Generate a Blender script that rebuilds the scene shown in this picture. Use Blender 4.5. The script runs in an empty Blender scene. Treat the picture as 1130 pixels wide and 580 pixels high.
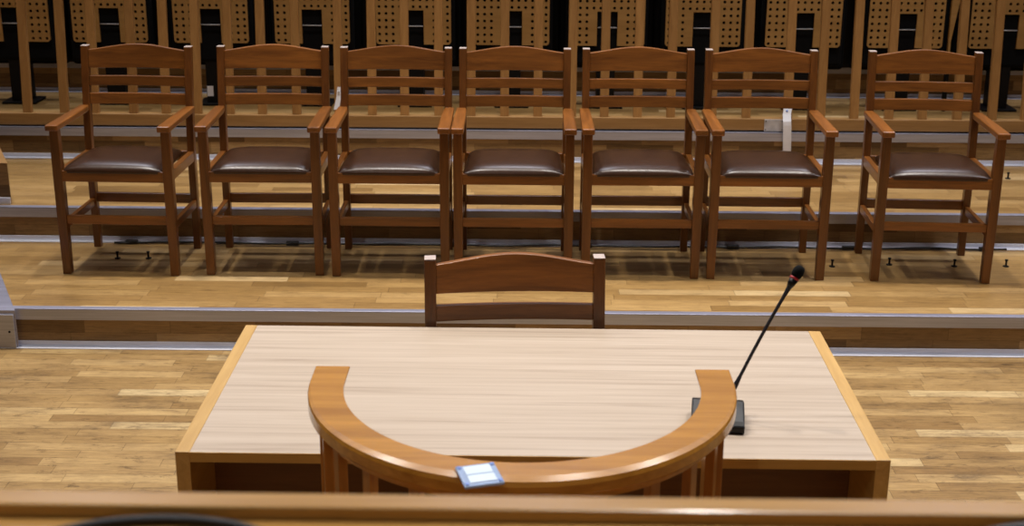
import bpy, bmesh, math, random
from mathutils import Vector, Matrix
random.seed(7)
scn = bpy.context.scene
COL = scn.collection

# ------------------------------------------------------------------ materials
class N:
    def __init__(s, name):
        s.m = bpy.data.materials.new(name); s.m.use_nodes = True
        s.t = s.m.node_tree; s.b = s.t.nodes['Principled BSDF']
    def n(s, typ, **kw):
        o = s.t.nodes.new(typ)
        for k, v in kw.items():
            if k in o.inputs: o.inputs[k].default_value = v
            else: setattr(o, k, v)
        return o
    def l(s, a, b): s.t.links.new(a, b)
    def math(s, op, a, b=None):
        o = s.n('ShaderNodeMath', operation=op)
        for i, v in enumerate((a, b)):
            if v is None: continue
            if isinstance(v, (int, float)): o.inputs[i].default_value = v
            else: s.l(v, o.inputs[i])
        return o.outputs[0]
    def ramp(s, fac, stops, interp='LINEAR'):
        o = s.n('ShaderNodeValToRGB'); o.color_ramp.interpolation = interp
        e = o.color_ramp.elements
        while len(e) < len(stops): e.new(.5)
        for el, (p, c) in zip(e, stops): el.position = p; el.color = (*c, 1)
        s.l(fac, o.inputs[0]); return o.outputs[0]
    def mix(s, mode, fac, a, b):
        o = s.n('ShaderNodeMix', data_type='RGBA', blend_type=mode)
        for i, v in ((0, fac), (6, a), (7, b)):
            if isinstance(v, (int, float)): o.inputs[i].default_value = v
            elif isinstance(v, tuple): o.inputs[i].default_value = (*v, 1)
            else: s.l(v, o.inputs[i])
        return o.outputs[2]

def lin(r, g, b):
    f = lambda c: (c/255/12.92) if c/255 <= .04045 else ((c/255+.055)/1.055)**2.4
    return (f(r), f(g), f(b))

def wood(name, dark, light, axis='x', rough=.38, scale=1.0, coat=0.0, vary=.25, spec=.5):
    k = N(name); tc = k.n('ShaderNodeTexCoord'); oi = k.n('ShaderNodeObjectInfo')
    mp = k.n('ShaderNodeMapping'); k.l(tc.outputs['Object'], mp.inputs[0])
    s = {'x': (1.6, 22, 22), 'y': (22, 1.6, 22), 'z': (22, 22, 1.6)}[axis]
    mp.inputs['Scale'].default_value = [v*scale for v in s]
    off = k.n('ShaderNodeVectorMath', operation='SCALE'); off.inputs[0].default_value = (13, 7, 17)
    k.l(oi.outputs['Random'], off.inputs['Scale']); k.l(off.outputs[0], mp.inputs['Location'])
    n1 = k.n('ShaderNodeTexNoise', Scale=1.4, Detail=5.0, Roughness=.6, Distortion=.8); k.l(mp.outputs[0], n1.inputs['Vector'])
    n2 = k.n('ShaderNodeTexNoise', Scale=6.0, Detail=3.0, Roughness=.7); k.l(mp.outputs[0], n2.inputs['Vector'])
    f = k.math('ADD', k.math('MULTIPLY', n1.outputs[0], .7), k.math('MULTIPLY', n2.outputs[0], .3))
    c = k.ramp(f, [(.3, dark), (.7, light)])
    hv = k.n('ShaderNodeHueSaturation'); k.l(c, hv.inputs['Color'])
    v = k.math('ADD', k.math('MULTIPLY', oi.outputs['Random'], vary), 1-vary/2); k.l(v, hv.inputs['Value'])
    k.l(hv.outputs[0], k.b.inputs['Base Color'])
    k.b.inputs['Roughness'].default_value = rough
    k.b.inputs['Specular IOR Level'].default_value = spec
    if coat: k.b.inputs['Coat Weight'].default_value = coat; k.b.inputs['Coat Roughness'].default_value = .12
    bp = k.n('ShaderNodeBump', Strength=.06, Distance=.002); k.l(n2.outputs[0], bp.inputs['Height']); k.l(bp.outputs[0], k.b.inputs['Normal'])
    return k.m

def parquet(name, tones, run, across, length, width, rough=.36, wear=.5):
    """strip parquet: strips lie along `run`, stacked along `across` (object axes)"""
    k = N(name); tc = k.n('ShaderNodeTexCoord'); sp = k.n('ShaderNodeSeparateXYZ'); k.l(tc.outputs['Object'], sp.inputs[0])
    X = sp.outputs['XYZ'.index(run)]; Y = sp.outputs['XYZ'.index(across)]
    row = k.math('DIVIDE', Y, width); rf = k.math('FLOOR', row)
    w1 = k.n('ShaderNodeTexWhiteNoise', noise_dimensions='1D'); k.l(rf, w1.inputs['W'])
    ln = k.math('ADD', k.math('MULTIPLY', w1.outputs[0], 7.3), k.math('DIVIDE', X, length))
    cf = k.math('FLOOR', ln)
    cb = k.n('ShaderNodeCombineXYZ'); k.l(cf, cb.inputs[0]); k.l(rf, cb.inputs[1])
    w2 = k.n('ShaderNodeTexWhiteNoise', noise_dimensions='2D'); k.l(cb.outputs[0], w2.inputs['Vector'])
    c = k.ramp(w2.outputs[0], tones)
    # grain
    mp = k.n('ShaderNodeMapping'); k.l(tc.outputs['Object'], mp.inputs[0])
    sc = {'X': 5., 'Y': 5., 'Z': 5.}; sc[across] = 75.
    mp.inputs['Scale'].default_value = (sc['X'], sc['Y'], sc['Z'])
    sh = k.n('ShaderNodeVectorMath', operation='ADD'); k.l(mp.outputs[0], sh.inputs[0]); k.l(w2.outputs['Color'], sh.inputs[1])
    g = k.n('ShaderNodeTexNoise', Scale=1.3, Detail=6., Roughness=.65, Distortion=1.2); k.l(sh.outputs[0], g.inputs['Vector'])
    gr = k.ramp(g.outputs[0], [(.28, (.52, .48, .42)), (.52, (.96, .96, .96)), (.75, (1.12, 1.1, 1.05))])
    c = k.mix('MULTIPLY', .85, c, gr)
    # worn grey stains
    wm = k.n('ShaderNodeMapping'); k.l(tc.outputs['Object'], wm.inputs[0])
    wm.inputs['Scale'].default_value = tuple(1. if a == run else 2.6 for a in 'XYZ')
    st = k.n('ShaderNodeTexNoise', Scale=2.2, Detail=8., Roughness=.75); k.l(wm.outputs[0], st.inputs['Vector'])
    sr = k.ramp(st.outputs[0], [(.40, (1.04, 1.04, 1.04)), (.54, (.84, .82, .80)), (.66, (.46, .44, .45))])
    c = k.mix('MULTIPLY', wear, c, sr)
    # dark specks and scratches
    vo = k.n('ShaderNodeTexNoise', Scale=11., Detail=7., Roughness=.8, Distortion=.6); k.l(wm.outputs[0], vo.inputs['Vector'])
    vr = k.ramp(vo.outputs[0], [(.55, (1, 1, 1)), (.66, (.45, .42, .41))])
    c = k.mix('MULTIPLY', wear, c, vr)
    # joints
    fy = k.math('FRACT', row); fx = k.math('FRACT', ln)
    ey = k.math('LESS_THAN', fy, .03); ex = k.math('LESS_THAN', fx, .006)
    e = k.math('MAXIMUM', ey, ex)
    c = k.mix('MULTIPLY', k.math('MULTIPLY', e, .55), c, (.25, .2, .15))
    k.l(c, k.b.inputs['Base Color'])
    rr = k.math('ADD', k.math('MULTIPLY', st.outputs[0], .22), rough-.1); k.l(rr, k.b.inputs['Roughness'])
    k.b.inputs['Specular IOR Level'].default_value = .45
    bp = k.n('ShaderNodeBump', Strength=.08, Distance=.002); k.l(g.outputs[0], bp.inputs['Height']); k.l(bp.outputs[0], k.b.inputs['Normal'])
    return k.m

def plain(name, col, rough=.5, metal=0., noise=.15, nscale=30., coat=0., spec=.5, trans=0.):
    k = N(name); tc = k.n('ShaderNodeTexCoord')
    n = k.n('ShaderNodeTexNoise', Scale=nscale, Detail=4.); k.l(tc.outputs['Object'], n.inputs['Vector'])
    c = k.ramp(n.outputs[0], [(.3, tuple(v*(1-noise) for v in col)), (.7, tuple(min(1, v*(1+noise)) for v in col))])
    k.l(c, k.b.inputs['Base Color'])
    k.b.inputs['Roughness'].default_value = rough; k.b.inputs['Metallic'].default_value = metal
    k.b.inputs['Specular IOR Level'].default_value = spec
    k.b.inputs['Transmission Weight'].default_value = trans
    if coat: k.b.inputs['Coat Weight'].default_value = coat; k.b.inputs['Coat Roughness'].default_value = .15
    return k.m

def brushed(name, col, rough=.35, metal=.85):
    k = N(name); tc = k.n('ShaderNodeTexCoord'); mp = k.n('ShaderNodeMapping'); k.l(tc.outputs['Object'], mp.inputs[0])
    mp.inputs['Scale'].default_value = (1.2, 40, 40)
    n = k.n('ShaderNodeTexNoise', Scale=2., Detail=6., Roughness=.7); k.l(mp.outputs[0], n.inputs['Vector'])
    c = k.ramp(n.outputs[0], [(.3, tuple(v*.78 for v in col)), (.7, tuple(min(1, v*1.1) for v in col))])
    k.l(c, k.b.inputs['Base Color']); k.b.inputs['Metallic'].default_value = metal
    r = k.math('ADD', k.math('MULTIPLY', n.outputs[0], .3), rough-.15); k.l(r, k.b.inputs['Roughness'])
    return k.m

def laminate(name):
    k = N(name); tc = k.n('ShaderNodeTexCoord'); mp = k.n('ShaderNodeMapping'); k.l(tc.outputs['Object'], mp.inputs[0])
    mp.inputs['Scale'].default_value = (1.3, 48, 48)
    n = k.n('ShaderNodeTexNoise', Scale=1.1, Detail=4., Roughness=.6, Distortion=.5); k.l(mp.outputs[0], n.inputs['Vector'])
    m2 = k.n('ShaderNodeMapping'); k.l(tc.outputs['Object'], m2.inputs[0]); m2.inputs['Scale'].default_value = (2, 150, 150)
    n2 = k.n('ShaderNodeTexNoise', Scale=1.0, Detail=2.); k.l(m2.outputs[0], n2.inputs['Vector'])
    f = k.math('ADD', k.math('MULTIPLY', n.outputs[0], .75), k.math('MULTIPLY', n2.outputs[0], .25))
    c = k.ramp(f, [(.28, lin(154, 135, 117)), (.46, lin(185, 168, 149)), (.68, lin(199, 183, 165))])
    k.l(c, k.b.inputs['Base Color']); k.b.inputs['Roughness'].default_value = .32
    return k.m

CH_D, CH_L = lin(92, 52, 18), lin(150, 92, 37)
M = {
 'chair_x': wood('chair_wood_x', CH_D, CH_L, 'x', .3, coat=.15),
 'chair_y': wood('chair_wood_y', CH_D, CH_L, 'y', .3, coat=.15),
 'chair_z': wood('chair_wood_z', lin(80, 44, 15), lin(124, 74, 29), 'z', .3, coat=.15),
 'leather': plain('brown_leather', lin(56, 35, 22), .28, noise=.2, nscale=60, coat=.0, spec=.4),
 'table': laminate('zebrano_laminate'),
 'oak_x': wood('oak_x', lin(172, 130, 60), lin(198, 156, 84), 'x', .45),
 'oak_y': wood('oak_y', lin(170, 132, 70), lin(194, 156, 92), 'y', .45),
 'oak_z': wood('oak_z', lin(176, 120, 60), lin(206, 150, 86), 'z', .45),
 'panel_shaded': wood('panel_shaded', lin(84, 50, 22), lin(108, 68, 32), 'x', .55),  # shade inside the table cavity is put into this dark wood colour
 'rail': wood('rail_wood', lin(152, 100, 32), lin(200, 142, 56), 'x', .22, scale=.7, coat=.35, vary=.05),
 'rail_z': wood('rail_wood_z', lin(140, 88, 32), lin(172, 114, 46), 'z', .35, coat=.1, vary=.1),
 'slat': wood('slat_wood', lin(142, 100, 52), lin(172, 128, 74), 'z', .42, vary=.2),
 'board': wood('barrier_board', lin(140, 104, 58), lin(170, 130, 80), 'x', .42, vary=.1),
 'ply': wood('perforated_ply', lin(162, 122, 66), lin(186, 144, 84), 'x', .5, scale=.6, vary=.12),
 'desk': wood('desk_wood', lin(176, 128, 60), lin(206, 158, 84), 'x', .34, coat=.15, vary=.05),
 'alu': brushed('aluminium', (.74, .76, .86), .48, .45),
 'alu_face': brushed('aluminium_face', (.48, .49, .58), .45, .5),
 'alu_top': brushed('aluminium_worn', (.40, .40, .50), .45, .7),
 'black': plain('black_plastic', (.005, .005, .006), .42, noise=.3, spec=.3),
 'stem': plain('gooseneck_sleeve', (.022, .024, .034), .35, noise=.2),
 'black_metal': plain('black_metal', (.003, .003, .0035), .55, noise=.2, spec=.25),
 'black_fabric': plain('black_fabric', (.0025, .0025, .0028), .95, noise=.3, nscale=200, spec=.2),
 'cable': plain('black_rubber', (.008, .009, .012), .4, noise=.2),
 'grey_metal': plain('grey_metal', (.55, .55, .58), .45, .2),
 'white': plain('white_paper', (.82, .83, .88), .6, noise=.04),
 'post_highlight': plain('post_highlight', lin(198, 182, 174), .3, noise=.06, nscale=300, coat=.4),  # near-white tone paints a highlight onto the chair post tops
 'red': plain('red_plastic', (.45, .02, .03), .4),
 'clear_blue': plain('pale_blue_plastic', lin(176, 200, 238), .15, noise=.06, coat=.6, trans=.3),
 'blue': plain('blue_pad', lin(108, 134, 200), .35, noise=.1),
 'insert': plain('paper_insert', lin(214, 232, 250), .35, noise=.04, coat=.4),
 'hall_wall': plain('hall_plaster', (.62, .61, .64), .8, noise=.05, nscale=3),
 'panelling': wood('hall_panelling', lin(88, 62, 38), lin(112, 82, 52), 'z', .5, scale=.3),
 'ceil': plain('hall_ceiling', (.30, .28, .26), .8),
}
T = [(0., lin(140, 108, 62)), (.2, lin(160, 126, 76)), (.6, lin(172, 138, 86)), (.93, lin(184, 150, 98)), (1., lin(212, 184, 136))]
TF = [(0., lin(148, 117, 73)), (.2, lin(163, 132, 84)), (.6, lin(176, 145, 96)), (.93, lin(188, 158, 108)), (1., lin(208, 184, 138))]
M['floor'] = parquet('floor_parquet', TF, 'X', 'Y', .42, .060, .34, 1.0)
M['plat'] = parquet('platform_parquet', T, 'X', 'Y', .5, .066, .33, .5)
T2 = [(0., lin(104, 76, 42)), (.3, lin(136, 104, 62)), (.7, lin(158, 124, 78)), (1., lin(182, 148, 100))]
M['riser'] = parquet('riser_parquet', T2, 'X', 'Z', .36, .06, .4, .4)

# ------------------------------------------------------------------ mesh helpers
class MB:
    def __init__(s): s.bm = bmesh.new(); s.mats = []
    def mi(s, m):
        if m not in s.mats: s.mats.append(m)
        return s.mats.index(m)
    def faces(s, vs, fs, m, bevel=0, seg=2, smooth=False, xf=None):
        b = bmesh.new(); bv = [b.verts.new(v) for v in vs]
        for f in fs: b.faces.new([bv[i] for i in f])
        bmesh.ops.recalc_face_normals(b, faces=b.faces)
        if bevel:
            es = [e for e in b.edges if len(e.link_faces) == 2 and e.calc_face_angle(0) > .5]
            bmesh.ops.bevel(b, geom=es, offset=bevel, segments=seg, profile=.5, affect='EDGES')
        i = s.mi(m)
        for f in b.faces: f.material_index = i; f.smooth = smooth
        if xf is not None: bmesh.ops.transform(b, matrix=xf, verts=b.verts)
        me = bpy.data.meshes.new('t'); b.to_mesh(me); b.free(); s.bm.from_mesh(me); bpy.data.meshes.remove(me)
    def box(s, a, b, m, bevel=.003, xf=None, seg=2):
        (x0, y0, z0), (x1, y1, z1) = a, b
        vs = [(x, y, z) for x in (x0, x1) for y in (y0, y1) for z in (z0, z1)]
        s.faces(vs, [(0,1,3,2),(4,6,7,5),(0,4,5,1),(2,3,7,6),(0,2,6,4),(1,5,7,3)], m, bevel, seg, xf=xf)
    def loft(s, rings, m, bevel=0, smooth=False, closed=False, caps=True, xf=None, seg=2):
        n = len(rings[0]); vs = [v for r in rings for v in r]; fs = []
        R = len(rings)
        for i in range(R if closed else R-1):
            j = (i+1) % R
            for k in range(n): fs.append((i*n+k, i*n+(k+1) % n, j*n+(k+1) % n, j*n+k))
        if caps and not closed: fs += [tuple(range(n)), tuple(range((R-1)*n, R*n))]
        s.faces(vs, fs, m, bevel, seg, smooth, xf)
    def prism(s, poly, z0, z1, m, bevel=.003, xf=None):
        s.loft([[(x, y, z0) for x, y in poly], [(x, y, z1) for x, y in poly]], m, bevel, xf=xf)
    def tube(s, pts, r, m, n=10, closed=False):
        pts = [Vector(p) for p in pts]; rs = r if isinstance(r, (list, tuple)) else [r]*len(pts); rings = []
        L = len(pts); up = None
        for i, p in enumerate(pts):
            a = pts[(i-1) % L] if (closed or i) else p; c = pts[(i+1) % L] if (closed or i < L-1) else p
            d = (c-a).normalized()
            if up is None: up = Vector((0, 0, 1)) if abs(d.z) < .9 else Vector((1, 0, 0))
            u = (up - d*up.dot(d)).normalized(); w = d.cross(u); up = u
            rings.append([tuple(p+(u*math.cos(t)+w*math.sin(t))*rs[i]) for t in [2*math.pi*k/n for k in range(n)]])
        s.loft(rings, m, smooth=True, closed=closed)
    def lathe(s, prof, m, n=20, xf=None):
        s.loft([[(r*math.cos(2*math.pi*k/n), r*math.sin(2*math.pi*k/n), z) for k in range(n)] for r, z in prof], m, smooth=True, xf=xf)
    def build(s, name, parent=None, smooth_angle=None):
        me = bpy.data.meshes.new(name); s.bm.to_mesh(me); s.bm.free()
        for m in s.mats: me.materials.append(m)
        o = bpy.data.objects.new(name, me); COL.objects.link(o)
        if parent: o.parent = parent
        return o

def box(name, a, b, m, parent=None, bevel=.003, xf=None):
    k = MB(); k.box(a, b, m, bevel, xf); return k.build(name, parent)
def tag(o, label, cat, group=None):
    o['label'] = label; o['category'] = cat
    if group: o['group'] = group
    return o
def thing(name, label, cat, loc=(0, 0, 0), rz=0, group=None):
    o = bpy.data.objects.new(name, None); COL.objects.link(o); o.location = loc; o.rotation_euler = (0, 0, rz)
    return tag(o, label, cat, group)
def struct(o): o['kind'] = 'structure'; return o
def dup(root, loc, rz, label=None):
    r = root.copy(); COL.objects.link(r); r.location = loc; r.rotation_euler = (0, 0, rz)
    if label: r['label'] = label
    for ch in list(root.children):
        c = ch.copy(); COL.objects.link(c); c.parent = r
        for g in list(ch.children):
            d = g.copy(); COL.objects.link(d); d.parent = c
    return r

# ------------------------------------------------------------------ setting
Z1, Z2, Z3, Z4 = .1643, .327, .4925, .697
Y1, Y2, Y3, Y4 = 5.3594, 6.3173, 7.3169, 8.33
XL, XR = -5.0, 5.0
struct(box('floor', (XL, -2.2, -.1), (XR, Y1+.01, 0), M['floor'], bevel=0))
def platform(name, y0, y1, z0, z1):
    k = MB(); k.box((XL, y0+.02, z0), (XR, y1, z1), M['plat'], 0); o = struct(k.build(name))
    return o
def riser(nm, y, z0, z1, noseh):
    struct(box('trim_'+nm, (XL, y+.008, z0), (XR, y+.022, z1-.002), M['riser'], bevel=0))
    k = MB()                                               # nosing angle: top flange and face
    k.box((XL, y, z1-noseh), (XR, y+.008, z1+.003), M['alu_face'], .002)
    k.box((XL, y, z1-.002), (XR, y+.035, z1+.004), M['alu_top'], .002)
    nz = struct(k.build('trim_nosing_'+nm))
    k = MB()                                               # base angle: floor flange and upstand
    k.box((XL, y-.030, z0), (XR, y+.006, z0+.004), M['alu'], .0015)
    k.box((XL, y+.000, z0), (XR, y+.008, z0+.024), M['alu'], .0015)
    struct(k.build('trim_base_'+nm))
platform('floor_platform_low', Y1, Y2+.02, .0, Z1)
platform('floor_platform_middle', Y2, Y3+.02, .0, Z2)
platform('floor_platform_high', Y3, Y4+.02, .0, Z3)
platform('floor_platform_top', Y4, 9.6, .0, Z4)
riser('1', Y1, 0, Z1, .046); riser('2', Y2, Z1, Z2, .046); riser('3', Y3, Z2, Z3, .044); riser('4', Y4, Z3, Z4, .06)
struct(box('wall_back', (XL, 9.6, 0), (XR, 9.75, 6.0), M['hall_wall'], bevel=0))

for nm, x in (('wall_left', XL-.15), ('wall_right', XR)):
    struct(box(nm, (x, -2.2, 0), (x+.15, 9.75, 6.0), M['panelling'], bevel=0))
# side stair blocks of the left wing, turned away from the main steps
k = MB(); k.prism([(-2.100, 5.338), (-2.375, 5.90), (-3.4, 5.90), (-3.4, 5.338)], .0, .168, M['alu_top'], .003)
a = k.build('metal_step_block')
k = MB(); k.box((-3.4, 5.330, .004), (-2.108, 5.3375, .150), M['alu_face'], .001)
for x in (-2.13, -2.36, -2.62):
    k.lathe([(0, .003), (.004, .003), (.005, 0)], M['black_metal'], 10, Matrix.Translation((x, 5.330, .075)) @ Matrix.Rotation(math.pi/2, 4, 'X'))
k.build('face_plate', a)
tag(a, 'grey metal clad step corner at left edge beside the lowest riser', 'step')
k = MB(); k.prism([(-2.468, 6.382), (-2.79, 7.06), (-3.5, 7.06), (-3.5, 6.382)], Z2, .525, M['riser'], .002)
b = k.build('wooden_step_block')
k = MB(); k.box((-3.5, 6.372, Z2+.001), (-2.47, 6.382, Z2+.034), M['alu'], .002); k.build('base_strip', b)
k = MB(); k.prism([(-2.466, 6.380), (-2.79, 7.062), (-3.5, 7.062), (-3.5, 6.380)], .525, .531, M['board'], .002); k.build('top_board', b)
tag(b, 'wooden step block with metal foot strip at left edge on middle platform', 'step')

# ------------------------------------------------------------------ armchairs
def post_y(z):                                             # rear leg centre line
    return .400 if z < .45 else .400 + .062*((z-.45)/.495)**1.25
def leg_front(sx):
    k = MB(); x = .243*sx
    r = []
    for z, h in ((0, .0185), (.25, .0205), (.50, .0205), (.656, .019)):
        r.append([(x-h, -h, z), (x+h, -h, z), (x+h, h, z), (x-h, h, z)])
    k.loft(r, M['chair_z'], .003); return k
def leg_rear(sx):
    k = MB(); x = .239*sx; r = []
    for z in (0, .15, .30, .45, .55, .65, .75, .85, .945):
        y = post_y(z); h = .0165; d = .019 if z > .2 else .017
        r.append([(x-h, y-d, z), (x+h, y-d, z), (x+h, y+d, z), (x-h, y+d, z)])
    k.loft(r, M['chair_z'], .003); return k
def back_rail(zb, zt, arch=0., bow=.014, th=.011):
    k = MB(); r = []; n = 16; W = .2235
    for i in range(n+1):
        u = -1+2*i/n; x = u*W
        a = arch*(.55*(.5+.5*math.cos(math.pi*u))+.45*(1-u*u))
        dy = bow*(1-u*u)
        t = zt+a
        r.append([(x, post_y(zb)+dy-th, zb+.05*arch*(1-u*u)), (x, post_y(zb)+dy+th, zb+.05*arch*(1-u*u)), (x, post_y(t)+dy+th, t), (x, post_y(t)+dy-th, t)])
    k.loft(r, M['chair_x'], .0025); return k
def arm(sx):
    k = MB()
    P = [(-.0275, -.042), (.0275, -.042), (.0275, 0), (.026, .2), (.024, .36), (.024, post_y(.67)-.018), (-.018, post_y(.67)-.018), (-.024, .36), (-.026, .2), (-.0275, 0)]
    P = [(sx*(.2435+px), py) for px, py in P]
    k.prism(P, .656, .682, M['chair_y'], .005); return k
def cushion():
    k = MB(); n = 22; vs = []; fs = []
    def width(v): return .2235-.014*(v+1)/2
    def sq(u): return math.copysign(abs(u)**.8, u)
    idx = {}
    for j in range(n+1):
        for i in range(n+1):
            u = math.sin(math.pi/2*(-1+2*i/n)); v = math.sin(math.pi/2*(-1+2*j/n))
            # round the corners of the plan
            uu = u*math.sqrt(max(0, 1-.04*v**8)); vv = v*math.sqrt(max(0, 1-.05*u**6))
            h = (max(0, 1-abs(u)**6))**.5*(max(0, 1-abs(v)**4.2))**.5
            idx[(i, j)] = len(vs); vs.append((uu*width(vv), (.178+.198*vv), .474+.038*h+.008*(1-u*u)*(1-v*v)))
    m = n+1
    for j in range(n):
        for i in range(n): fs.append((j*m+i, j*m+i+1, (j+1)*m+i+1, (j+1)*m+i))
    ring = [idx[(i, 0)] for i in range(n)]+[idx[(n, j)] for j in range(n)]+[idx[(n-i, n)] for i in range(n)]+[idx[(0, n-j)] for j in range(n)]
    base = len(vs)
    for q in ring: vs.append((vs[q][0], vs[q][1], .466))
    for a in range(len(ring)):
        b2 = (a+1) % len(ring); fs.append((ring[a], ring[b2], base+b2, base+a))
    fs.append(tuple(base+a for a in range(len(ring))))
    k.faces(vs, fs, M['leather'], smooth=True); return k
def make_chair(label):
    t = thing('armchair', label, 'chair', group='wooden armchairs in a row on the low platform')
    for s in (-1, 1): leg_front(s).build('front_leg', t)
    for s in (-1, 1): leg_rear(s).build('rear_leg', t)
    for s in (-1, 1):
        k = MB(); k.box((s*.239-.0162, .4432, .9445), (s*.239+.0162, .4808, .9475), M['post_highlight'], .001); k.build('highlight_cap', t)['label'] = 'pale cap painted as the highlight on the post top'  # pale cap added per post, its colour standing in for a highlight
    for s in (-1, 1): arm(s).build('armrest', t)
    back_rail(.846, .928, .026).build('top_rail', t)
    back_rail(.767, .811).build('back_slat', t); back_rail(.683, .733).build('back_slat', t)
    cushion().build('seat_cushion', t)
    box('seat_rail', (-.224, -.017, .427), (.224, .009, .476), M['chair_x'], t)
    box('seat_rail', (-.224, .385, .427), (.224, .409, .474), M['chair_x'], t)
    for s in (-1, 1):
        box('seat_rail', (s*.241-.013, .019, .427), (s*.241+.013, .382, .474), M['chair_y'], t)
        box('stretcher', (s*.241-.011, .019, .205), (s*.241+.011, .383, .240), M['chair_y'], t)
    box('stretcher', (-.224, -.011, .233), (.224, .011, .271), M['chair_x'], t)
    box('stretcher', (-.224, .390, .222), (.224, .410, .267), M['chair_x'], t)
    return t
chairs = [
 (-1.792, 5.829, -.031, 'wooden armchair with brown seat at the left end of the row'),
 (-1.150, 5.842, .010, 'wooden armchair with brown seat, second from the left end of the row'),
 (-.588, 5.838, .0, 'wooden armchair with brown seat and white tag beside its left post, third from left'),
 (-.043, 5.836, .0, 'wooden armchair with brown seat in the middle of the row, behind the desk chair'),
 (.522, 5.842, .0, 'wooden armchair with brown seat, third from the right end of the row'),
 (1.080, 5.840, -.010, 'wooden armchair with brown seat in front of the white strip and metal plate'),
 (1.809, 5.824, -.043, 'wooden armchair with brown seat standing apart at the right end of the row'),
]
c0 = None
for x, y, rz, lb in chairs:
    if c0 is None: c0 = make_chair(lb); c0.location = (x, y, Z1); c0.rotation_euler.z = rz
    else: dup(c0, (x, y, Z1), rz, lb)
tc = dup(c0, (.003, 3.243, 0), .055, 'wooden armchair tucked behind the pale table, only its backrest showing')
del tc['group']

# ------------------------------------------------------------------ table
ROT = -.0052
TW, TD, TH = 1.612, .808, .765
t = thing('table', 'wide table with pale streaked laminate top and oak side panels on the floor', 'table', (-.782, 2.815, 0), ROT)
s = .033
for x0 in (0, TW-s): box('side_panel', (x0, 0, 0), (x0+s, TD, TH), M['oak_z'] if False else M['oak_y'], t, .0015)
top = box('tabletop', (s, .002, TH-.024), (TW-s, TD, TH-.0005), M['table'], t, .001)
e = box('edge_band', (s, -.0005, TH-.025), (TW-s, .0022, TH-.0008), M['oak_x'], top, .0004)
box('modesty_panel', (s, .22, .12), (TW-s, .238, TH-.024), M['panel_shaded'], t, .001)
box('shelf', (s, .238, .52), (TW-s, .30, .56), M['panel_shaded'], t, .001)

# ------------------------------------------------------------------ gooseneck microphone on the table
mloc = (.466, 3.000, TH)
m = thing('gooseneck_microphone', 'black gooseneck conference microphone with dark base standing on the table', 'microphone', mloc, -.12)
k = MB()
prof = [(-.06, 0), (.06, 0), (.06, .036), (.03, .044), (-.045, .026), (-.06, .018)]
k.loft([[(x, y, z) for y, z in prof] for x in (-.062, .062)], M['black'], .004)
k.build('base', m)
k = MB(); k.box((-.05, -.035, .0295), (.02, -.005, .0335), M['black_metal'], .002, Matrix.Rotation(.19, 4, 'X')); k.build('button', m)
import itertools
R12 = Matrix.Rotation(.12, 4, 'Z')
def loc(p): return R12 @ (Vector(p)-Vector(mloc))
p0 = Vector((.493, 3.04, TH+.036)); p3 = Vector((.6475, 3.12, 1.085))
k = MB(); pts = []
for i in range(15):
    q = i/14; pt = p0.lerp(p3, q) + Vector((-.003*math.sin(math.pi*q), 0, .002*math.sin(math.pi*q)))
    pts.append(loc(pt))
rr = [.0062]*3+[.0042]*9+[.0045, .006, .0085]
k.tube(pts, rr, M['stem'], 12); k.build('gooseneck', m)
d = (pts[-1]-pts[-2]).normalized(); rot = d.to_track_quat('Z', 'Y').to_matrix().to_4x4()
k = MB(); k.lathe([(.0065, -.022), (.0095, -.012), (.0115, 0)], M['black'], 18, Matrix.Translation(pts[-1]) @ rot)
head = k.build('head', m)
k = MB(); k.lathe([(.0118, 0), (.0122, .002), (.0118, .006)], M['red'], 18, Matrix.Translation(pts[-1]) @ rot); k.build('light_ring', head)['label'] = 'red ring'
k = MB(); k.lathe([(.011, .005), (.0135, .012), (.0142, .02), (.0125, .029), (.008, .035), (.001, .037)], M['black_fabric'], 18, Matrix.Translation(pts[-1]) @ rot); k.build('windscreen', head)

# ------------------------------------------------------------------ horseshoe railing
RZ, RC, RO, RI = 1.0, (0.001, 2.678), .447, .373
r = thing('curved_railing', 'horseshoe shaped wooden railing with vertical slats in front of the table', 'railing', (RC[0], RC[1], 0))
def arc_ring(ro, ri, z0, z1, a0=-90, a1=90, n=110, ext=0., lip=0.):
    rings = []
    st = []
    if ext: st.append((a0, ext))
    for i in range(n+1): st.append((a0+(a1-a0)*i/n, 0))
    if ext: st.append((a1, ext))
    for a, ex in st:
        q = math.radians(a); dx, dy = math.sin(q), -math.cos(q)
        def P(rad, z): return (rad*dx, rad*dy+ex, z)
        if lip:
            lp = lip*(.12+.88*max(0, math.cos(q))**.8)
            rings.append([P(ri+.024, z0), P(ro-.004, z0), P(ro, z0+.005), P(ro, z1-lp*.8), P(ro-lp*.3, z1-lp*.3), P(ro-lp*1.2, z1), P(ri+.001, z1), P(ri, z1-.003)])
        else: rings.append([P(ri, z0), P(ro, z0), P(ro, z1), P(ri, z1)])
    return rings
k = MB(); k.loft(arc_ring(RO, RI, RZ-.036, RZ, ext=.082, lip=.017), M['rail'], 0, smooth=False)
hr = k.build('handrail', r)
k = MB(); k.loft(arc_ring(.424, .398, RZ-.058, RZ-.034, ext=.05), M['rail'], 0); k.build('upper_rail', r)
k = MB(); k.loft(arc_ring(.432, .384, 0.0, .07, ext=.05), M['rail'], 0); k.build('base_rail', r)
for a in [-77, -61, -45, -28.5, -12, 4.2, 20.7, 37, 53, 69]:
    xf = Matrix.Rotation(math.radians(a), 4, 'Z')
    k = MB(); k.box((-.0125, -.421, .065), (.0125, -.401, RZ-.05), M['rail_z'], .002, xf); k.build('slat', r)
for sx in (-1, 1):
    k = MB(); k.box((sx*.411-.018, -.02, 0), (sx*.411+.018, .055, RZ-.034), M['rail_z'], .003); k.build('end_post', r)

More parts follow.
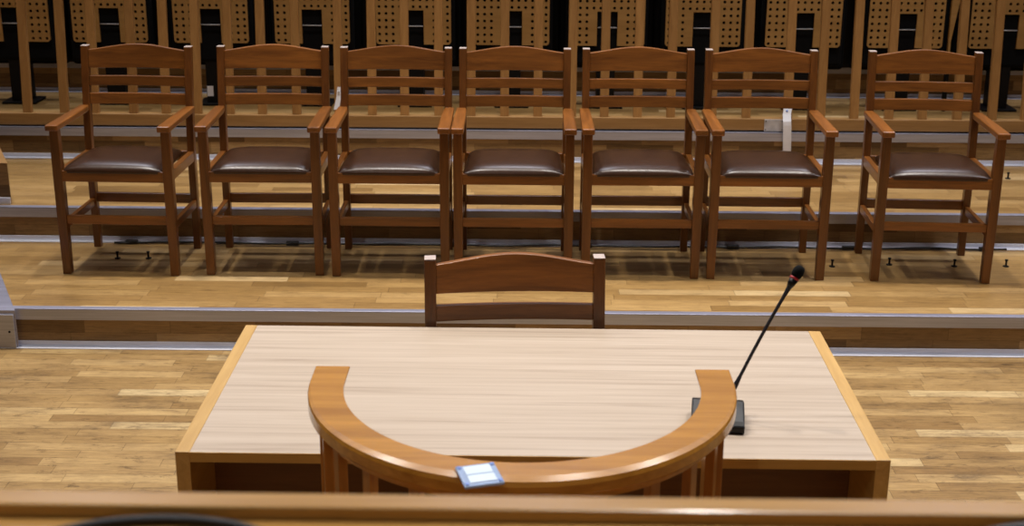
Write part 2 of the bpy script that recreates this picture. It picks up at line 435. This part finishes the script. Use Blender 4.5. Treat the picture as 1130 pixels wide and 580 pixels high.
# plastic badge holder on the handrail
bc = Vector((-.0745, 2.2435, RZ+.0005))
ax = Vector((.071, .0215, 0)).normalized(); ay = Vector((.0215, -.078, 0)).normalized()*-1
ang = math.atan2(ax.y, ax.x)
bh = thing('plastic_badge_holder', 'pale blue plastic badge holder with white insert lying on the curved handrail', 'badge holder', bc, 0)
def bp(u, v, z): q = ax*u+ay*v; return (q.x, q.y, z)
def bquad(k, u0, u1, v0, v1, z0, z1, m, bev):
    P = [bp(u0, v0, 0)[:2], bp(u1, v0, 0)[:2], bp(u1, v1, 0)[:2], bp(u0, v1, 0)[:2]]
    k.prism(P, z0, z1, m, bev)
k = MB(); bquad(k, -.037, .037, -.041, .041, 0, .006, M['clear_blue'], .002); k.build('case', bh)
for v0, v1 in ((-.030, -.001), (.002, .034)):
    k = MB(); bquad(k, -.024, .026, v0, v1, .0055, .0072, M['insert'], .0006); k.build('insert', bh)['label'] = 'white paper strip'
for u in (-.031, .031):
    for v in (-.033, .033):
        k = MB(); bquad(k, u-.0035, u+.0035, v-.005, v+.005, .005, .0078, M['blue'], .001); k.build('corner_pad', bh)

# ------------------------------------------------------------------ barrier of slats on the high platform
SL = [[-2.9, -2.702, -2.501, -2.334, -2.123, -1.946, -1.774, -1.598, -1.422, -1.235],
      [-1.005, -.824, -.648, -.463, -.287, -.106, .074, .259, .435, .615, .795],
      [1.019, 1.204, 1.428, 1.607, 1.787, 1.976, 2.156, 2.345, 2.534, 2.713, 2.9]]
BX = [(-3.2, -1.121), (-1.119, .904), (.906, 3.2)]
BL = ['wooden slatted barrier section on the left of the upper platform edge',
      'wooden slatted barrier section in the middle of the upper platform edge',
      'wooden slatted barrier section on the right, carrying a small metal plate']
YB = 7.335
for xs, (x0, x1), lb in zip(SL, BX, BL):
    o = thing('slatted_barrier', lb, 'barrier', ((x0+x1)/2, YB, Z3+.004), 0, 'slatted barrier sections')
    cx = (x0+x1)/2
    box('gasket', (x0-cx, .004, 0), (x1-cx, .05, .008), M['black_metal'], o, 0)
    box('bottom_board', (x0-cx, 0, .008), (x1-cx, .056, .072), M['board'], o, .003)
    for x in xs:
        k = MB(); rr = []
        for z, y in ((.060, .028), (.775, .105)):
            h = .0235; dd = .016
            rr.append([(x-cx-h, y-dd, z), (x-cx+h, y-dd, z), (x-cx+h, y+dd, z), (x-cx-h, y+dd, z)])
        k.loft(rr, M['slat'], .004); k.build('slat', o)
    k = MB(); k.box((x0-cx, .078, .770), (x1-cx, .136, .795), M['board'], .004); k.build('top_rail', o)
    if x0 > .5:
        k = MB(); k.box((1.301-cx, -.004, .004), (1.406-cx, .0005, .070), M['grey_metal'], .001)
        for sx in (1.309, 1.398):
            for sz in (.014, .060): k.lathe([(.0035, 0), (.003, .002), (0, .0022)], M['black_metal'], 10, Matrix.Translation((sx-cx, -.004, sz)) @ Matrix.Rotation(math.pi/2, 4, 'X'))
        k.build('metal_plate', o)
# white strip hanging over the platform edge
k = MB()
path = [(1.405, 7.346, .648), (1.396, 7.328, .598), (1.396, 7.309, .56), (1.398, 7.3065, .54), (1.402, 7.3065, .47), (1.406, 7.3085, .397)]
k.loft([[(x, y-.0015, z), (x+.044, y-.0015, z), (x+.044, y+.0015, z), (x, y+.0015, z)] for x, y, z in path], M['white'], 0)
ws = k.build('white_strip')
k = MB(); k.lathe([(.006, 0), (.005, .002), (0, .0025)], M['blue'], 12, Matrix.Translation((1.418, 7.3305, .614)) @ Matrix.Rotation(math.pi/2, 4, 'X')); k.build('rivet', ws)
tag(ws, 'white flat strip with one rivet hanging over the upper platform edge beside the metal plate', 'strip')
k = MB()
path = [(-.997, 7.352, .722), (-1.003, 7.344, .66), (-1.015, 7.334, .602)]
k.loft([[(x-.011-.002*i, y-.001, z), (x+.009+.003*i, y-.001, z), (x+.009+.003*i, y+.001, z), (x-.011-.002*i, y+.001, z)] for i, (x, y, z) in enumerate(path)], M['white'], 0)
wt = k.build('paper_tag')
k = MB(); k.box((-1.006, 7.342, .688), (-.996, 7.3475, .70), M['grey_metal'], .0005); k.build('print', wt)
tag(wt, 'small white paper tag hanging on a barrier slat beside the third chair from left', 'tag')

# ------------------------------------------------------------------ hall seats with perforated panels
def ply_panel():
    """inverted U of perforated plywood, real holes, local z from seat origin (floor)"""
    k = MB(); P = .0392; rad = .0088; z0 = .365; nx = 11; nz = 12; x0 = -nx*P/2
    vs = []; fs = []; cache = {}
    def V(x, y, z):
        key = (round(x, 5), round(y, 5), round(z, 5))
        if key not in cache: cache[key] = len(vs); vs.append((x, y, z))
        return cache[key]
    yf, yb = 0., .012
    cells = set()
    for i in range(nx):
        for j in range(nz):
            if 4 <= i <= 6 and j < 5: continue
            cells.add((i, j))
    n = 12
    for (i, j) in cells:
        cx = x0+(i+.5)*P; cz = z0+(j+.5)*P; h = P/2
        def sqp(t):
            c, s_ = math.cos(t), math.sin(t); m_ = max(abs(c), abs(s_)); x, z = c/m_*h, s_/m_*h
            # rounded outer bottom corners
            if j == 0 and ((i == 0 and x < 0 and z < 0) or (i == nx-1 and x > 0 and z < 0)) and abs(abs(x)-abs(z)) < .3*h: x *= .72; z *= .72
            return cx+x, cz+z
        ts = [2*math.pi*(q+.5)/n if False else 2*math.pi*q/n+math.pi/4 for q in range(n)]
        hole = not (j < 5 and i in (3, 7))
        out = [sqp(t_) for t_ in ts]
        if hole:
            inn = [(cx+rad*math.cos(t_), cz+rad*math.sin(t_)) for t_ in ts]
            for q in range(n):
                w = (q+1) % n
                fs.append((V(out[q][0], yf, out[q][1]), V(out[w][0], yf, out[w][1]), V(inn[w][0], yf, inn[w][1]), V(inn[q][0], yf, inn[q][1])))
                fs.append((V(inn[q][0], yf, inn[q][1]), V(inn[w][0], yf, inn[w][1]), V(inn[w][0], yb, inn[w][1]), V(inn[q][0], yb, inn[q][1])))
        else: fs.append(tuple(V(x, yf, z) for x, z in out))
        for q in range(n):                                  # rim where there is no neighbour
            w = (q+1) % n; mx = (out[q][0]+out[w][0])/2-cx; mz = (out[q][1]+out[w][1])/2-cz
            nb = (i+(1 if mx > 0 else -1), j) if abs(mx) > abs(mz) else (i, j+(1 if mz > 0 else -1))
            if nb not in cells: fs.append((V(out[q][0], yf, out[q][1]), V(out[w][0], yf, out[w][1]), V(out[w][0], yb, out[w][1]), V(out[q][0], yb, out[q][1])))
    k.faces(vs, fs, M['ply']); return k
def make_seat(label):
    o = thing('hall_seat', label, 'seat', group='folded hall seats behind the barrier')
    pn = ply_panel().build('perforated_panel', o)
    k = MB()                                                 # folded seat pad behind the panel
    k.box((-.235, .013, .25), (.235, .10, .86), M['black_fabric'], .02); k.build('seat_pad', o)
    k = MB(); k.box((-.2705, .11, .215), (.2705, .18, .90), M['black_fabric'], .02); k.build('backrest', o)
    k = MB(); k.box((-.052, .02, .012), (.052, .14, .26), M['black_metal'], .006); k.build('pedestal', o)
    k = MB(); k.box((-.10, -.02, 0), (.10, .17, .014), M['black_metal'], .004); k.build('base_plate', o)
    k = MB(); k.box((.20, .185, .215), (.37, .225, .90), M['black_metal'], .006); k.build('side_frame', o)
    k = MB(); k.tube([(-.055, .0, .47), (.055, .0, .47)], .003, M['grey_metal'], 8); k.build('hinge_bar', o)
    return o
seats = [-2.959, -2.394, -1.809, -1.224, -.640, -.074, .474, 1.024, 1.600, 2.187, 2.770]
SY = 7.95
place = ['at the left edge of the frame', 'behind the leftmost armchair', 'in the gap left of the second armchair', 'behind the second armchair from the left',
 'behind the third armchair from the left', 'behind the middle armchair', 'behind the third armchair from the right', 'behind the last touching pair of armchairs',
 'just right of the white strip', 'behind the rightmost armchair', 'at the right edge of the frame']
s0 = None
for x, pl in zip(seats, place):
    lb = 'black folded hall seat with perforated wooden panel ' + pl
    if s0 is None: s0 = make_seat(lb); s0.location = (x, SY, Z3)
    else:
        o = dup(s0, (x, SY, Z3), 0, lb)
        if abs(x+1.809) < .01:
            k = MB(); k.box((.0525, .03, .05), (.055, .06, .11), M['white'], .0005); k.box((-.048, .0185, .05), (-.012, .0205, .11), M['white'], .0004)
            k.build('label', o)['label'] = 'small white label'
k = MB(); k.loft([[(2.440, 7.94, Z3+.26), (2.452, 7.94, Z3+.26), (2.452, 7.965, Z3+.26), (2.440, 7.965, Z3+.26)],
                  [(2.434, 7.94, .90), (2.448, 7.94, .90), (2.448, 7.965, .90), (2.434, 7.965, .90)],
                  [(2.430, 7.94, 1.30), (2.500, 7.94, 1.30), (2.500, 7.965, 1.30), (2.430, 7.965, 1.30)]], M['ply'], .002)
k.box((2.436, 7.935, Z3), (2.456, 7.97, Z3+.27), M['black_metal'], .002)
tag(k.build('wooden_side_board'), 'narrow tapering wooden board between two folded seats at the right', 'board')

# ------------------------------------------------------------------ small floor fittings
def make_bolt():
    o = thing('floor_bolt', '', 'bolt', group='black floor bolts on the platforms')
    k = MB(); k.lathe([(.001, 0), (.014, 0), (.014, .003), (.005, .005), (.001, .005)], M['black_metal'], 14); k.build('washer', o)
    k = MB(); k.lathe([(.001, .004), (.0045, .004), (.0045, .028), (.0075, .028), (.0075, .034), (.001, .034)], M['black_metal'], 12); k.build('pin', o)
    return o
bolts = [(-1.875, 6.05, Z1, 'small black floor bolt under the leftmost armchair, left of its pair'),
 (-1.733, 6.054, Z1, 'small black floor bolt under the leftmost armchair, right of its pair'),
 (1.420, 6.02, Z1, 'small black floor bolt left of the rightmost armchair'),
 (1.690, 6.054, Z1, 'small black floor bolt under the rightmost armchair, near its front left leg'),
 (1.985, 6.039, Z1, 'small black floor bolt under the rightmost armchair, near its front right leg'),
 (2.223, 6.043, Z1, 'small black floor bolt right of the rightmost armchair on the low platform'),
 (2.538, 7.025, Z2, 'small black floor bolt on the middle platform beyond the rightmost armchair')]
b0 = None
for x, y, z, lb in bolts:
    if b0 is None: b0 = make_bolt(); b0.location = (x, y, z); b0['label'] = lb
    else: dup(b0, (x, y, z), 0, lb)
k = MB(); pts = []
for i in range(120):
    x = -1.95+i*4.25/119; pts.append((x, 6.272+.006*math.sin(x*7.1)+.004*math.sin(x*17), Z1+.0105+.0015*math.sin(x*11)))
k.tube(pts, .0055, M['cable'], 8)
for x in (-1.87, -1.1, -.35, .3, 1.0, 1.55, 2.2): k.box((x-.03, 6.262, Z1+.0035), (x+.03, 6.284, Z1+.020), M['cable'], .003)
tag(k.build('floor_cable'), 'thin black cable along the foot of the riser behind the armchairs', 'cable')

# ------------------------------------------------------------------ foreground desk on the front tier
struct(box('floor_front_tier', (XL, -2.2, 0), (XR, 1.45, .76), M['riser'], bevel=0))
dk = thing('desk', 'light wooden desk with a raised rear lip across the bottom of the frame', 'desk', (0, 0, .76), -.003)
DZ = 1.4985-.76
box('worktop', (-1.3, .62, DZ-.03), (1.3, 1.173, DZ), M['desk'], dk, .003)
box('rear_lip', (-1.3, 1.173, DZ-.03), (1.3, 1.203, DZ+.0135), M['desk'], dk, .003)
box('front_panel', (-1.28, 1.165, .02), (1.28, 1.19, DZ-.03), M['oak_z'], dk, .002)
for x in (-1.28, 1.25): box('side_panel', (x, .64, 0), (x+.03, 1.164, DZ-.03), M['oak_z'], dk, .002)
k = MB(); pts = []
for i in range(60):
    q = 2*math.pi*i/60; pts.append((-.334+.155*math.cos(q), 1.045+.118*math.sin(q), 1.4985+.0050))
k.tube(pts, .0048, M['cable'], 10, closed=True)
tag(k.build('cable_loop'), 'black cable loop lying on the foreground desk at bottom left', 'cable')
k = MB(); pts = []
for i in range(60):
    q = 2*math.pi*i/60; pts.append(((.50+.13*math.cos(q)), 1.049+.11*math.sin(q), 1.4985+.0072))
k.tube(pts, .007, M['cable'], 10, closed=True)
tag(k.build('cable_loop'), 'black cable loop lying on the foreground desk in the bottom right corner', 'cable')

# ------------------------------------------------------------------ light
w = bpy.data.worlds.new('hall'); scn.world = w; w.use_nodes = True
w.node_tree.nodes['Background'].inputs[0].default_value = (.52, .50, .56, 1)
w.node_tree.nodes['Background'].inputs[1].default_value = .05
def area(name, loc, target, size, power, col, sy=None):
    l = bpy.data.lights.new(name, 'AREA'); l.energy = power; l.color = col; l.size = size
    if sy: l.shape = 'RECTANGLE'; l.size_y = sy
    o = bpy.data.objects.new(name, l); COL.objects.link(o); o.location = loc
    o.rotation_euler = (Vector(target)-Vector(loc)).to_track_quat('-Z', 'Y').to_euler()
    return o
def spot(name, loc, target, power, col, angle, blend=.6, r=.15):
    l = bpy.data.lights.new(name, 'SPOT'); l.energy = power; l.color = col; l.spot_size = math.radians(angle); l.spot_blend = blend; l.shadow_soft_size = r
    o = bpy.data.objects.new(name, l); COL.objects.link(o); o.location = loc
    o.rotation_euler = (Vector(target)-Vector(loc)).to_track_quat('-Z', 'Y').to_euler()
    return o
WARM = (1., .94, .875); COOL = (.88, .89, 1.)
for i, x in enumerate((-2.8, -.9, .9, 2.8)):
    spot('stage_spot', (x, 6.1, 7.0), (x*.8, 4.9, 0), 620, WARM, 70, .8, .15)
for i, x in enumerate((-2.4, 2.4)):
    spot('front_stage_spot', (x, 4.6, 7.0), (x*.5, 3.3, 0), 400, WARM, 70, .8, .15)
spot('left_front_spot', (-1.6, -1.6, 6.6), (.2, 3.9, .7), 190, WARM, 42, .8, .08)
spot('desk_fill', (.7, 2.3, 5.5), (.2, 1.1, 1.5), 300, WARM, 40, .8, .12)  # unseen spot added to brighten the foreground desk and its lip
area('side_highlight_light', (4.3, 4.3, 5.6), (.3, 2.4, .9), 1.2, 85, COOL, .8)  # unseen area light added to put highlights on the handrail and desk lip
for x in (-3.2, 0., 3.2):
    area('wall_washer', (x, 8.9, 6.5), (x, 9.6, 2.4), 1.0, 80, COOL, .3)

# ------------------------------------------------------------------ camera
F = 1520.657
R = Vector((0.9999327450792128, 0.010067273645047193, 0.005758065621853651))
U = Vector((-0.00860947316699543, 0.3116935782672204, 0.9501436682095833))
W = -Vector((-0.007770604232401771, 0.9501293402839067, -0.311759289262616))
cam = bpy.data.cameras.new('camera'); co = bpy.data.objects.new('camera', cam); COL.objects.link(co)
mt = Matrix((R, U, W)).transposed().to_4x4(); mt.translation = (0, 0, 2.14376733)
co.matrix_world = mt
cam.sensor_fit = 'HORIZONTAL'; cam.sensor_width = 36; cam.lens = 36*F/1130; cam.clip_start = .05
cam.dof.use_dof = True; cam.dof.focus_distance = 4.6; cam.dof.aperture_fstop = 5.6
scn.camera = co
vs = scn.view_settings; vs.view_transform = 'Standard'; vs.look = 'None'; vs.exposure = 0; vs.gamma = 1; vs.use_curve_mapping = False
